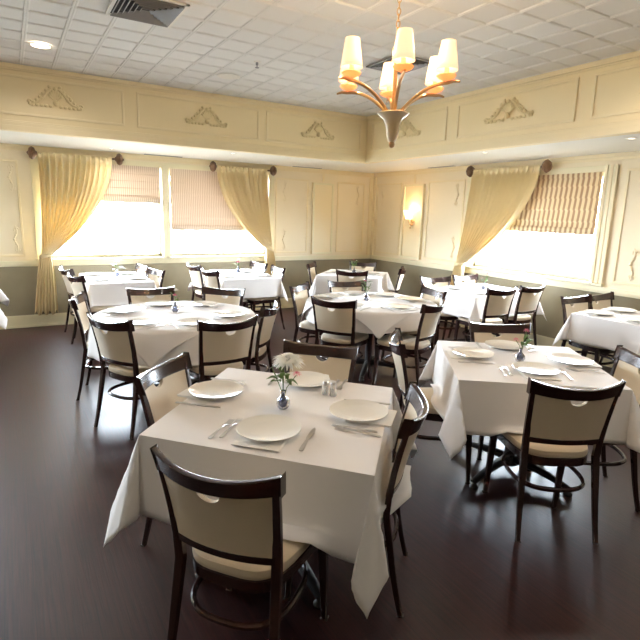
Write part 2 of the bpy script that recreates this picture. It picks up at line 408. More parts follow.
def can(x, y, z, label, r=.07, group='recessed ceiling lights', power=None, lit=True):
    e = empty('recessed_light', (x, y, z), label=label, cat='light', group=group)
    m = MB(); P = [[(q*cos(2*pi*k/24), q*sin(2*pi*k/24), zz) for k in range(24)] for q, zz in ((r+.015,0),(r+.014,-.006),(r,-.007),(r-.008,-.002))]
    m.grid(P, close_v=True); m.obj('trim_ring', WHITE, e)
    m = MB(); m.lathe([(0,-.001),(r-.008,-.001),(r-.008,-.003),(0,-.003)], n=24); m.obj('lens', CANL, e)
    if power:
        l = bpy.data.lights.new('can_lamp', 'AREA'); l.shape = 'DISK'; l.size = r*2; l.energy = power; l.color = (1,.95,.90); l.spread = radians(150)
        lo = bpy.data.objects.new('lamp', l); COL.objects.link(lo); lo.parent = e; lo.location = (0,0,-.012)
    return e
CANP = 6
can(-5.54,-2.44,ZC-.001,'round recessed ceiling light glowing warm at the top left of the ceiling', .085, power=CANP)
for k, (x, y) in enumerate(((-7.4,-4.4),(-7.2,-6.6),(-3.4,-8.2),(-2.2,-7.4),(-1.95,-5.9))):  # extra lights out of view, added to brighten the near side
    can(x, y, ZC-.001, 'added round recessed light out of view, brightening the near room', .085, 'added recessed lights out of view', power=CANP)
for x, y, w in ((-4.67,-.50,'soffit above the left window'), (-3.25,-1.2,'soffit between the second window and the tray'), (-1.05,-3.57,'soffit in front of the right window'), (-.95,-5.2,'soffit at the far right')):
    can(x, y, ZS+.001, 'small round recessed light in the white '+w, .035, 'small recessed soffit lights', power=5)
for P, s, w in ((wl,-3.9,'at the left window'), (wl,-1.5,'near the room corner, above the plain panels'), (wr,-1.9,'right of the wall sconce')):
    m = MB(); k = MB(); k.box(s-.27, s+.27, .1, .16, ZS-.008, ZS-.001); m.add([P(*q) for q in k.v], k.f)
    o = m.obj('slot_vent', GREY, smooth=False); tag(o, 'narrow slot vent in the white soffit '+w, 'vent', 'slot vents in the soffit')

# ------------------------------------------------------------------ blinds and curtains
def blind(P, s0, s1, ztop, zbot, mt, label, folds=5):
    m = MB(); prof = []
    n = 60; H = ztop-zbot
    for i in range(n+1):
        t = i/n; z = ztop-H*t
        ph = (t*folds) % 1.0
        off = .045+.02*t+.022*(ph**1.6)*(1 if t < .999 else 0)
        prof.append((off, z))
    prof += [(.09, zbot-.0), (.095, zbot+.03), (.09, zbot+.08)]
    cols = 40
    G = [[P(s0+(s1-s0)*j/cols, -.045+o_*.7, z+ (.004*sin(j*1.1) if i > n-6 else 0)) for j in range(cols+1)] for i, (o_, z) in enumerate(prof)]
    m.grid(G); o = m.obj('roman_blind', mt, angle=radians(60)); mod_solid(o, .002)
    m = MB(); k = MB(); k.box(s0, s1, -.05, .0, ztop-.03, ztop+.02); m.add([P(*q) for q in k.v], k.f)
    h = m.obj('headrail', mt, o, smooth=False)
    return tag(o, label, 'blind', 'woven roman blinds')
blind(wl, -5.46, -3.93, 2.235, 1.73, BLINDL, 'woven beige roman blind drawn up high in the leftmost window')
blind(wl, -3.785, -2.19, 2.235, 1.34, BLINDL, 'woven beige roman blind hanging lower in the second window')
blind(wr, -4.40, -2.52, 2.20, 1.50, BLINDR, 'brown striped roman blind in the right window')

def curtain(P, sa, sb, tie_s, ztop, ztie, zend, label, lean=0.0):
    """sa: straight side, sb: swept side at the rod; gathered at tie_s"""
    e = empty('curtain', P(tie_s, .12, zend), label=label, cat='curtain', group='pale gold curtains tied to one side')
    ox, oy, oz = P(tie_s, .12, zend)
    loc = lambda q: (q[0]-ox, q[1]-oy, q[2]-oz)
    n, c = 44, 150; W = sb-sa; G = []; sg = 1 if W > 0 else -1
    N = 13
    for i in range(n+1):
        t = i/n; z = ztop-(ztop-ztie)*t
        w = W*(.13+.87*(1-t**1.7)); base = sa+(tie_s-sa)*t - (0 if t < .0 else W*.065*t**3)
        row = []
        for j in range(c+1):
            u = j/c; s = base+w*u
            zz = z-.22*t*(1-t)*4*.25*u + (.0)
            amp = .044*(1-.45*t); ph = 2*pi*N*(u+.02*sin(u*9+t*2))
            nn = .12+amp*sin(ph)+.012*sin(ph*.37+2)*(1-t)+.05*t*u*(1-u)*4
            if t < .05: nn = .135+(nn-.12)*.35
            row.append(loc(P(s+.01*cos(ph)*sg, nn, zz)))
        G.append(row)
    m = MB(); m.grid(G); o = m.obj('drape', CURT, e, angle=radians(80)); mod_solid(o, .002)
    m = MB(); G = []
    for i in range(25):                                     # loose tail below the tie
        t = i/24; z = ztie+.02-(ztie+.02-zend)*t
        w = W*.13+(.17*sg)*(t**.6); c0 = tie_s+lean*t-.01*sg
        row = []
        for j in range(101):
            u = j/100; ph = 2*pi*7*u
            row.append(loc(P(c0+w*(u-.5), .12+(.016+.022*t)*sin(ph+t)+.02*sin(pi*u), z+.03*t*sin(ph*.5))))
        G.append(row)
    m.grid(G); o = m.obj('tail', CURT, e, angle=radians(80)); mod_solid(o, .002)
    m = MB()
    r = abs(W)*.075+.012
    m.tube([loc(P(tie_s+r*cos(a), .12+.05*sin(a), ztie+.0+.025*cos(a)*sg)) for a in [i*2*pi/20 for i in range(20)]], [(.014,.03)]*20, 8, closed=True)
    m.obj('tieback', CURT, e)
def rod(P, sa, sb, z, label):
    e = empty('curtain_rod', P((sa+sb)/2, .12, z), label=label, cat='curtain rod', group='bronze curtain rods')
    ox, oy, oz = P((sa+sb)/2, .12, z); loc = lambda q: (q[0]-ox, q[1]-oy, q[2]-oz)
    m = MB(); m.tube([loc(P(sa, .10, z)), loc(P(sb, .10, z))], .013, 12); m.obj('pole', BRONZE, e)
    for s, k in ((sa, -1 if sa < sb else 1), (sb, 1 if sa < sb else -1)):
        m = MB()
        for a, r in ((.0,.02),(.012,.034)): pass
        prof = [(.000,.014),(.008,.030),(.016,.03),(.030,.066),(.062,.084),(.094,.062),(.104,.024),(.116,.014),(.124,.0)]
        G = []
        for d, r in prof:
            G.append([loc(P(s+k*d, .12+r*cos(q*pi/4), z+r*sin(q*pi/4))) for q in range(8)])
        m.grid(G, close_v=True); m.obj('finial', BRONZE, e)
        m = MB(); m.tube([loc(P(s-k*.03, .0, z)), loc(P(s-k*.03, .12, z))], .009, 8); m.obj('bracket', BRONZE, e)
ZT = 2.315; CT = 2.335
curtain(wl, -5.53, -4.62, -5.50, CT, 1.0, .20, 'pale gold curtain at the leftmost window, tied back to the left', lean=-.05)
rod(wl, -5.52, -4.57, ZT, 'bronze curtain rod over the leftmost window')
curtain(wl, -2.24, -3.10, -2.20, CT, 1.06, .20, 'pale gold curtain at the second window, tied back to the right', lean=.05)
rod(wl, -3.09, -2.19, ZT, 'bronze curtain rod over the second window')
curtain(wr, -2.56, -3.66, -2.44, CT, .98, .20, 'pale gold curtain at the right window, tied back to the left', lean=.06)
rod(wr, -2.55, -3.68, ZT, 'bronze curtain rod over the right window')

# ------------------------------------------------------------------ wall sconce
e = empty('wall_sconce', (-.046, -1.21, 1.55), label='lit brass wall sconce with small glowing shade on a raised cream panel', cat='sconce')
m = MB(); m.ball((-.01,0,0), (.012,.035,.06), 12); m.ball((-.04,0,-.085), .016, 8); m.tube([(-.02,0,0),(-.04,0,-.04),(-.04,0,-.08)], .007, 8); m.obj('backplate', GOLD, e)
m = MB(); m.tube([(-.01,0,-.02),(-.06,0,-.03),(-.09,0,.02),(-.09,0,.06)], .007, 8); m.obj('arm', GOLD, e)
m = MB(); P_ = [[(-.09+r*cos(2*pi*k/20), r*sin(2*pi*k/20), z) for k in range(20)] for r, z in ((.045,.06),(.055,.10),(.075,.17),(.085,.20))]
m.grid(P_, close_v=True); o = m.obj('lamp_shade', emissive('lit_sconce_glass', (1,.74,.42,1), 5, srgb(250,225,190)), e); mod_solid(o, .003)
l = bpy.data.lights.new('sconce_lamp', 'POINT'); l.energy = 3.5; l.color = (1,.68,.36); l.shadow_soft_size = .04
lo = bpy.data.objects.new('lamp', l); COL.objects.link(lo); lo.parent = e; lo.location = (-.09,0,.23)

# ------------------------------------------------------------------ chandelier
def chandelier(loc):
    e = empty('chandelier', loc, rz=radians(239), label='six-armed gold chandelier with lit cone shades hanging from the ceiling', cat='chandelier')
    # z=0 at bottom tip
    m = MB(); m.lathe([(0,0),(.012,.004),(.014,.018),(.010,.024)], n=20); m.ball((0,0,.008), .016, 10); m.obj('finial', GOLD, e)
    m = MB(); m.lathe([(.010,.02),(.022,.03),(.030,.06),(.036,.10),(.048,.13),(.075,.152),(.082,.158),(.078,.162),(.04,.150),(0,.146)], n=36); m.obj('funnel', IVORYG, e)
    m = MB(); m.lathe([(.013,.14),(.016,.2),(.010,.24),(.010,.42),(.022,.44),(.022,.46),(.010,.48),(.006,.56),(0,.56)], n=16); m.obj('stem', GOLD, e)
    for i in range(6):
        a = radians(60*i+0)
        ae = empty('arm_assembly', (0,0,0), a); ae.parent = e
        # arm is its own mesh, holder parts are its children
        m = MB()
        pts = []
        for k in range(17):
            t = k/16; x = .03+.24*t; z = .155+.125*(1-(1-t)**2.1)
            pts.append((x, 0, z))
        pts += [(.30,0,.284), (.33,0,.280)]
        m.tube(pts, [.0085]*17+[.007,.005], 8)
        arm = m.obj('arm', GOLD, e); arm.rotation_euler = (0,0,a)
        bpy.data.objects.remove(ae)
        cx = .262
        m = MB(); m.lathe([(.006,.285),(.014,.290),(.040,.302),(.048,.312),(.046,.315),(.020,.305),(0,.305)], c=(cx,0,0), n=24); m.obj('bobeche', BOBE, arm)
        m = MB(); m.lathe([(.011,.305),(.011,.355),(.008,.36),(0,.36)], c=(cx,0,0), n=12); m.obj('candle_sleeve', BOBE, arm)
        m = MB(); P = [[(cx+r*cos(2*pi*k/28), r*sin(2*pi*k/28), z) for k in range(28)] for r, z in ((.052,.336),(.048,.365),(.043,.400),(.036,.445),(.033,.464))]
        m.grid(P, close_v=True); sh = m.obj('lamp_shade', SHADE, arm); mod_solid(sh, .0015)
        m = MB(); m.ball((cx,0,.385), (.014,.014,.026), 8); m.obj('bulb', BULB, arm)
        l = bpy.data.lights.new('bulb_lamp', 'POINT'); l.energy = 6; l.color = (1,.72,.42); l.shadow_soft_size = .03
        lo = bpy.data.objects.new('lamp', l); COL.objects.link(lo); lo.parent = arm; lo.location = (cx,0,.48)
    top = ZC-loc[2]
    m = MB(); z = .56; k = 0
    while z < top-.05:
        A = [(0,0,0)]*0
        pts = [((.009*cos(q*pi/5)) if k % 2 else 0, 0 if k % 2 else .009*cos(q*pi/5), z+.014+.018*sin(q*pi/5)) for q in range(10)]
        m.tube(pts, .0028, 6, closed=True); z += .028; k += 1
    m.obj('chain', GOLD, e)
    m = MB(); m.lathe([(0,top-.05),(.02,top-.045),(.05,top-.02),(.055,top-.001),(0,top-.001)], n=24); m.obj('canopy', GOLD, e)
    return e
chandelier((-4.185, -5.80, 2.005))

# ------------------------------------------------------------------ chair
def make_chair():
    e = empty('dining_chair')
    zs = [0,.1,.2,.3,.4,.45,.55,.65,.75,.82,.868]
    def stile(k):
        pts = []
        for z in zs:
            t = z
            x = .205-.04*(z) if z < .45 else .187+.026*((z-.45)/.43)**1.5
            y = -.262+.16*min(z,.45)*1.0 if z < .45 else -.190-.075*((z-.45)/.43)**1.6
            if z < .15: y -= .012*(1-z/.15)
            pts.append((k*x, y, z))
        rad = [(.013,.015),(.014,.016),(.015,.018),(.016,.020),(.017,.022),(.017,.022),(.016,.021),(.015,.020),(.015,.018),(.014,.016),(.009,.010)]
        m = MB(); m.tube(pts, [(a*1.15,b*1.15) for a, b in rad], 4); return m
    for k in (-1, 1): mod_bevel(stile(k).obj('leg', WOOD, e, angle=radians(50)), .004, 2)
    for k in (-1, 1):
        m = MB(); m.tube([(k*.212,.188,.44),(k*.217,.200,.25),(k*.224,.214,0)], [.027,.023,.017], 4); mod_bevel(m.obj('leg', WOOD, e, angle=radians(50)), .004, 2)
    # seat apron and cushion outlines: rounded trapezoid
    def outline(sc, n=44):
        pts = []
        for i in range(n):
            a = 2*pi*i/n; ca, sa_ = cos(a), sin(a); ex = .55
            x = math.copysign(abs(ca)**ex, ca); y = math.copysign(abs(sa_)**ex, sa_)
            w = .212+.030*(y)                                 # wider at the front
            yy = .228*y+.016 + (.024*(1-x*x) if y > 0 else -.0*(1-x*x))
            pts.append((x*w*sc, .012+(yy-.012)*sc))
        return pts
    def stack(prof):
        m = MB(); G = [[(x, y, z) for x, y in outline(sc)] for sc, z in prof]; m.grid(G, close_v=True); n = 44
        m.f.append(tuple(range(n))[::-1]); m.m.append(0); b = (len(prof)-1)*n; m.f.append(tuple(b+q for q in range(n))); m.m.append(0); return m
    stack([(.96,.395),(.985,.40),(.985,.44),(.96,.443)]).obj('seat_frame', WOOD, e)
    stack([(.94,.438),(.975,.447),(.985,.462),(.965,.478),(.88,.488),(.6,.494),(.2,.496)]).obj('seat', UPH, e)
    # oval hoop stretcher
    m = MB(); pts = []
    for i in range(40):
        a = 2*pi*i/40; x = math.copysign(abs(cos(a))**.75, cos(a)); y = math.copysign(abs(sin(a))**.75, sin(a)); pts.append((x*.190, -.012+y*.215, .275))
    m.tube(pts, [(.011,.013)]*40, 8, closed=True); m.obj('stretcher', WOOD, e)
    # curved back: function of u in [-1,1] and z
    def bk(u, z, off=0):
        t = max(0,(z-.45))/.43
        w = .187+.026*t**1.5; y = -.190-.075*t**1.6
        d = .030+.030*min(1, max(0,(z-.5)/.35))
        return (u*w, y-d*(1-u*u)+off, z)
    def slab(cols, thick, m=None):
        """cols: list of (u, [z...]); makes a closed curved slab"""
        m = m or MB()
        F = [[bk(u, z, thick/2) for z in zz] for u, zz in cols]; B = [[bk(u, z, -thick/2) for z in zz] for u, zz in cols]
        G = [f+b[::-1] for f, b in zip(F, B)]
        m.grid(G, close_v=True); nv = len(G[0]); b0 = len(m.v)-len(G)*nv
        m.f.append(tuple(b0+q for q in range(nv))[::-1]); m.m.append(0); e0 = b0+(len(G)-1)*nv; m.f.append(tuple(e0+q for q in range(nv))); m.m.append(0)
        return m
    def lin(a, b, n): return [a+(b-a)*i/n for i in range(n+1)]
    us = lin(-1.09, 1.09, 28)
    rail = [(u, lin(.796+.012*u*u, .858+.024*abs(u)**2.2, 4)) for u in us]
    mod_bevel(slab(rail, .026).obj('top_rail', WOOD, e, angle=radians(50)), .006, 3)
    us = lin(-.98, .98, 14)
    mod_bevel(slab([(u, lin(.530, .562, 2)) for u in us], .022).obj('lower_rail', WOOD, e, angle=radians(50)), .004, 2)
    us = sorted(set([round(q,4) for q in lin(-.955,.955,24)+[x for x in lin(-.215,.215,22)]]))
    def top(u):
        x = u*.197; r = .041
        z = .800+.012*u*u
        if abs(x) < r: z -= .84*sqrt(max(0, r*r-x*x))
        return z
    m = slab([(u, lin(.560, .70, 3)[:-1]+lin(.70, top(u), 4)) for u in us], .018)
    m.obj('backrest', UPH, e, angle=radians(35))
    return e
CH = make_chair()
def chair(rx, ry, face, label, group='dark wood dining chairs with cream backs'):
    """(rx, ry): where the ends of the top rail stand; face: compass angle of the sitter's gaze"""
    a = radians(face); f = (cos(a), sin(a))
    x, y = rx+.262*f[0], ry+.262*f[1]
    place(CH, (x, y, 0), a-pi/2, label, group, 'chair')
    return (x+.012*f[0], y+.012*f[1])

# ------------------------------------------------------------------ tables and cloths
def make_table(hw, hd, rnd=None):
    e = empty('dining_table')
    m = MB()
    if rnd: m.lathe([(0,.73),(rnd-.008,.73),(rnd,.737),(rnd,.748),(rnd-.006,.754),(0,.754)], n=64); m.obj('tabletop', WOOD, e)
    else: m.box(-hw, hw, -hd, hd, .73, .754); mod_bevel(m.obj('tabletop', WOOD, e, smooth=False), .006, 2)
    m = MB(); m.lathe([(.055,.05),(.05,.10),(.038,.13),(.036,.66),(.05,.70),(.05,.71),(0,.71)], n=24); m.obj('column', BLACKM, e)
    m = MB(); m.box(-.22, .22, -.03, .03, .705, .73); m.box(-.03, .03, -.22, .22, .705, .73); m.obj('top_bracket', BLACKM, e, smooth=False)
    for k in range(4):
        a = radians(45+90*k); c, s = cos(a), sin(a)
        m = MB(); m.tube([(.03*c,.03*s,.095),(.2*c,.2*s,.085),(.34*c,.34*s,.06),(.41*c,.41*s,.045)], [(.032,.032),(.030,.026),(.026,.018),(.022,.014)], 8)
        f = m.obj('foot', BLACKM, e)
        m = MB(); m.lathe([(0,.001),(.026,.001),(.028,.012),(.018,.028),(.010,.035),(.010,.05),(0,.05)], c=(.40*c,.40*s,0), n=16); m.obj('glide', BLACKM, f)
    return e
def seat_fix(p, out, seats, z0=.503):
    for sx, sy in seats:
        if p[2] < z0 and (p[0]-sx)**2+(p[1]-sy)**2 < .26**2:
            ex = z0-p[2]; return (p[0]+out[0]*ex, p[1]+out[1]*ex, z0+.002)
    return p
def cloth_rect(name, O, e1, e2, hw, hd, o, seats, label, seed=0, Z=.758, open_=1.0, twist={}):
    """O centre, e1/e2 unit-ish world vectors of the table edges; square cloth hanging o over each side"""
    rnd = random.Random(seed); ph = [rnd.uniform(0, 6.28) for _ in range(8)]
    wob = [rnd.uniform(.8, 1.2) for _ in range(4)]
    def axis(h):
        a = [0]+[h*k/7 for k in range(1, 7)]+[h-.012, h-.004]
        b = [h+q for q in [.001,.008,.02,.04]]+[h+o*k/12 for k in range(3, 13)]
        pos = sorted(set([round(q,5) for q in a+b])); return [-q for q in pos[:0:-1]]+pos
    U, V = axis(hw), axis(hd)
    keys = [(0,.07,.0),(7,.20,-.035),(15,.36,-.01),(24,.42,.06),(34,.36,.14),(45,.27,.27)]
    def corner(phi):
        fl_ = phi > 45; q = 90-phi if fl_ else phi
        for (a, xa, ya), (b, xb, yb) in zip(keys, keys[1:]):
            if a <= q <= b:
                t = (q-a)/(b-a); t = t*t*(3-2*t)*.5+t*.5; x, y = xa+(xb-xa)*t, ya+(yb-ya)*t; break
        return (y, x) if fl_ else (x, y)
    G = []
    for u in U:
        row = []
        for v in V:
            du, dv = max(abs(u)-hw, 0), max(abs(v)-hd, 0); su, sv = (1 if u > 0 else -1), (1 if v > 0 else -1)
            ci = (0 if u < 0 else 1)+(0 if v < 0 else 2)
            if du == 0 and dv == 0:
                x, y, z = u, v, .0008*sin(u*17+ph[0])*sin(v*13+ph[1]); ox = oy = 0
            elif dv == 0 or du == 0:
                r = du or dv; along = v if du else u; H = hd if du else hw
                edge = min(1, (H-abs(along))/.16); side = (0 if u > 0 else 1) if du else (2 if v > 0 else 3)
                k = .07+(.07*sin(along*7+ph[side])+.035*sin(along*17+ph[side+4]))*edge - .0*(1-edge)
                out = r*max(.0, k)+.003*(r > 0); z = -sqrt(max(0, r*r-out*out))
                if du: x, y, ox, oy = su*(hw+out), v, su, 0
                else: x, y, ox, oy = u, sv*(hd+out), 0, sv
            else:
                r = hypot(du, dv); phi = math.degrees(math.atan2(dv, du)); cx, cy = corner(phi)
                cx *= wob[ci]*open_; cy *= wob[ci]*open_
                tw = twist.get(ci, (0,0)); k = sin(radians(2*phi))**.7 if 0 < phi < 90 else 0; cx += tw[0]*k; cy += tw[1]*k
                hx, hy = r*cx+.003, r*cy+.003; h = min(r*.93, hypot(hx, hy))
                z = -sqrt(max(0, r*r-h*h)); x, y = su*(hw+hx), sv*(hd+hy); ox, oy = su*.7, sv*.7
            wx, wy = O[0]+e1[0]*x+e2[0]*y, O[1]+e1[1]*x+e2[1]*y
            wo = (e1[0]*ox+e2[0]*oy, e1[1]*ox+e2[1]*oy)
            p = seat_fix((wx, wy, Z+z), wo, seats)
            row.append((p[0]-O[0], p[1]-O[1], p[2]))
        G.append(row)
    m = MB(); m.grid(G); ob = m.obj('tablecloth', CLOTH, angle=radians(75)); mod_solid(ob, .0015)
    ob.location = (O[0], O[1], 0)
    return tag(ob, label, 'tablecloth', 'white tablecloths')
def cloth_round(O, R, c, rot, seats, label, square=True, seed=0, Z=.758, nf=11, amp=.12, flare=.16):
    rnd = random.Random(seed); ph = rnd.uniform(0, 6.28); n = 160; G = []
    hang = 10
    for i in range(7+hang):
        row = []
        for k in range(n):
            th = 2*pi*k/n
            q = th-radians(rot)                         # corners at rot+90k
            L = c/max(abs(cos(q+pi/4)), abs(sin(q+pi/4))) if square else c*(1+.01*sin(5*th))
            if i < 7: rho = min(R, L)*(i/6)**.8 if i < 6 else min(R, L); r = 0; x = rho
            else: r = max(0, L-R)*((i-6)/hang); x = min(R, L); 
            kk = flare+amp*sin(nf*th+ph)+.05*sin(5*th+ph*2)
            out = r*max(.02, kk)+(.003 if r > 0 else 0); z = -sqrt(max(0, r*r-out*out))
            wx, wy = cos(th)*(x+out), sin(th)*(x+out)
            p = seat_fix((O[0]+wx, O[1]+wy, Z+z+(.0006*sin(7*th+i))), (cos(th), sin(th)), seats)
            row.append((p[0]-O[0], p[1]-O[1], p[2]))
        G.append(row)
    m = MB(); m.grid(G, close_v=True); ob = m.obj('tablecloth', CLOTH, angle=radians(75)); mod_solid(ob, .0012)
    ob.location = (O[0], O[1], 0)
    return tag(ob, label, 'tablecloth', 'white tablecloths')

# ------------------------------------------------------------------ tableware prototypes (z = 0 on the cloth)
def make_plate():
    m = MB(); m.lathe([(0,.004),(.07,.004),(.075,.0),(.080,.0),(.085,.005),(.128,.013),(.135,.016),(.134,.018),(.126,.0165),(.088,.009),(.078,.0075),(0,.0072)], n=48)
    return m.obj('dinner_plate', CHINA)
def make_napkin():
    m = MB()
    for i, (w, z) in enumerate(((.1,.0),(.098,.0022),(.096,.0044))):
        G = [[(-w+2*w*a/8, -.10+.2*b/8-(.004*i), z+.0006+.0006*sin(a*1.3+b)) for b in range(9)] for a in range(9)]
        T = [[(x, y, zz+.0018) for x, y, zz in r] for r in G]
        m.grid(G); m.grid(T)
        ring = [G[0][j] for j in range(9)]+[G[i2][8] for i2 in range(1, 9)]+[G[8][j] for j in range(7, -1, -1)]+[G[i2][0] for i2 in range(7, 0, -1)]
        m.grid([ring, [(x, y, zz+.0018) for x, y, zz in ring]], close_v=True)
    return m.obj('napkin', NAPK)
def blade(pts, m, h=.0016):
    """pts: (y, halfwidth, z) outline strip"""
    T = [[(-w, y, z+h), (w, y, z+h), (w, y, z), (-w, y, z)] for y, w, z in pts]
    m.grid(T, close_v=True); b = len(m.v)-len(T)*4
    m.f.append((b, b+1, b+2, b+3)); m.m.append(0); e0 = b+(len(T)-1)*4; m.f.append((e0+3, e0+2, e0+1, e0)); m.m.append(0)
def make_fork():
    m = MB(); blade([(-.10,.004,.001),(-.095,.009,.001),(-.07,.0085,.002),(-.03,.005,.006),(.01,.0035,.008),(.03,.004,.006),(.042,.0115,.003),(.055,.0125,.0015)], m)
    for k in (-.0105,-.0035,.0035,.0105):
        q = MB(); blade([(.053,.0018,.0015),(.075,.0017,.002),(.098,.0008,.006)], q); m.add([(x+k, y, z) for x, y, z in q.v], q.f)
    return m.obj('fork', STEEL, smooth=False)
def make_knife():
    m = MB(); blade([(-.115,.005,.001),(-.11,.009,.001),(-.08,.009,.002),(-.02,.006,.003),(-.012,.0045,.003),(0,.009,.002),(.04,.010,.001),(.09,.008,.001),(.11,.003,.001)], m, .0025)
    return m.obj('dinner_knife', STEEL, smooth=False)
PL, NP, FK, KN = make_plate(), make_napkin(), make_fork(), make_knife()
ZT_ = .7600
def setting(cx, cy, face, seat, table, forks=2, k_plate='plates', napkin_rot=0, plate=True):
    """(cx,cy) plate centre, face: direction the diner looks; seat/table words go in the labels"""
    a = radians(face); f = (cos(a), sin(a)); r = (sin(a), -cos(a)); j = random.uniform(-.04, .04)
    at = lambda s, t, z: (cx+r[0]*s+f[0]*t, cy+r[1]*s+f[1]*t, z)
    w = f'{seat} seat of {table}'
    place(NP, at(.0, -.055, ZT_), a-pi/2+j+napkin_rot, f'folded white napkin under the plate at the {w}', 'white folded napkins', 'napkin')
    place(PL, (cx, cy, ZT_+.0072), 0, f'round white dinner plate at the {w}', 'white dinner plates', 'plate')
    for i in range(forks):
        nm = ('inner fork' if i == 0 else 'outer fork') if forks == 2 else 'fork'
        place(FK, at(-.165-.035*i, -.01-.02*i, ZT_), a-pi/2+j*.8-.05*i, f'silver {nm} left of the plate at the {w}', 'silver forks', 'fork')
    place(KN, at(.172, -.01, ZT_), a-pi/2-j, f'silver knife right of the plate at the {w}', 'silver knives', 'knife')

def leaf(m, a, b, w, droop=.0, mi=0):
    """a leaf blade from point a to b"""
    n = 6; L_ = []; 
    dx, dy, dz = (b[k]-a[k] for k in range(3)); l = hypot(dx, dy) or 1e-3; px, py = -dy/l, dx/l
    if l < 1e-2: px, py = 1, 0
    for i in range(n+1):
        t = i/n; ww = w*sin(pi*min(1, t*.92+.04))**.8; z = a[2]+dz*t+droop*sin(pi*t)
        c = (a[0]+dx*t, a[1]+dy*t, z)
        L_.append([(c[0]-px*ww, c[1]-py*ww, z+ww*.3), c, (c[0]+px*ww, c[1]+py*ww, z+ww*.3)])
    m.grid(L_, mi=mi)
def mum(m, c, r, layers=6, n=20, tilt=(0,0), mi=0):
    for q in range(layers):
        el0 = radians(-20+q*(115/layers))
        for k in range(n):
            az = 2*pi*(k+.5*(q % 2))/n+random.uniform(-.12,.12); el = el0+random.uniform(-.12,.12); rr = r*(1-.03*q)*random.uniform(.82,1.05)
            d = (cos(az)*cos(el), sin(az)*cos(el), sin(el))
            leaf(m, (c[0]+d[0]*.008, c[1]+d[1]*.008, c[2]+d[2]*.008), (c[0]+d[0]*rr, c[1]+d[1]*rr, c[2]+d[2]*rr*.6), r*.075, r*.14, mi)
def vase_of_flowers(x, y, kind, label, s=1.0):
    e = empty('flower_vase', (x, y, ZT_), random.uniform(-.3,.3), label, 'vase of flowers', 'small vases of flowers on the tables')
    m = MB(); m.lathe([(0,.0),(.020,.0),(.026,.006),(.032,.024),(.029,.042),(.016,.056),(.010,.064),(.010,.080),(.014,.086),(.0125,.087),(.0085,.080),(.008,.062),(0,.05)], n=24); m.obj('vase', VASEG if kind != 'white' else VASEG, e)
    m = MB(); P = [[(r*cos(2*pi*k/16)*1.0, r*sin(2*pi*k/16), z) for k in range(16)] for r, z in ((.033,.014),(.036,.020),(.035,.030),(.030,.041))]
    tips = {'mum': [(-.0,.0,.23),(.045,-.04,.165),(-.05,.02,.20),(.01,.03,.17)], 'pink': [(.03,.0,.20),(-.03,.02,.14),(.035,-.02,.16)],
            'white': [(.01,0,.19),(-.03,.01,.15)], 'magenta': [(.0,0,.15),(.02,.02,.19)], 'mixed': [(-.02,0,.21),(.05,0,.19),(.01,.03,.15)]}[kind]
    m = MB()
    for tx, ty, tz in tips: m.tube([(tx*.05,ty*.05,.03),(tx*.25,ty*.25,.10),(tx,ty,tz)], .0022, 6)
    m.obj('stem', GREEN, e)
    m = MB(); rr = random.Random(int(abs(x*1000)))
    for k in range(16 if kind in ('mum','mixed') else 7):
        az = rr.uniform(0, 6.28); z = rr.uniform(.10, .20 if kind in ('mum','mixed') else .15); l = rr.uniform(.03,.065)*s; b = (.02*cos(az), .02*sin(az), z)
        leaf(m, b, (b[0]+l*cos(az), b[1]+l*sin(az), z+rr.uniform(-.02,.05)), .012, .008)
    o = m.obj('foliage', GREEN, e)
    if kind == 'mum':
        m = MB(); mum(m, (.018,-.012,.222), .086, 10, 18); m.obj('flower', PETALW, e)
        m = MB(); mum(m, (.045,-.045,.17), .026, 4, 10); tag(m.obj('flower', PETALP, e), 'small pink flower')
    else:
        col = {'pink': PETALP, 'white': PETALW, 'magenta': PETALM, 'mixed': PETALP}[kind]
        for i, (tx, ty, tz) in enumerate(tips[:2]):
            m = MB(); mum(m, (tx, ty, tz), .024*s*(1.5 if kind == 'magenta' else 1), 4, 9); m.obj('flower', [col, PETALW][i] if kind in ('mixed','magenta') else col, e)
    return e
def make_shaker():
    e = empty('shaker'); m = MB(); m.lathe([(0,0),(.016,0),(.018,.004),(.014,.05),(0,.05)], n=16); m.obj('glass_body', CLEARG, e)
    m = MB(); m.lathe([(.0145,.048),(.0155,.05),(.0155,.062),(.010,.070),(0,.071)], n=16); m.obj('cap', STEEL, e); return e
SH = make_shaker()
def shakers(x, y, a, where):
    place(SH, (x, y, ZT_), 0, f'glass salt shaker with steel cap, {where}', 'salt and pepper shakers', 'shaker')
    place(SH, (x+.045*cos(a), y+.045*sin(a), ZT_), 0, f'glass pepper shaker with steel cap, {where}', 'salt and pepper shakers', 'shaker')

TB4 = None
tabs = {}
def put_table(key, mk, x, y, rz, label):
    if key in tabs: t = copy_tree(tabs[key])
    else: t = mk(); tabs[key] = t
    t.location = (x, y, 0); t.rotation_euler = (0,0,rz); return tag(t, label, 'table', 'cloth-covered dining tables')
U = lambda a: (cos(radians(a)), sin(radians(a)))

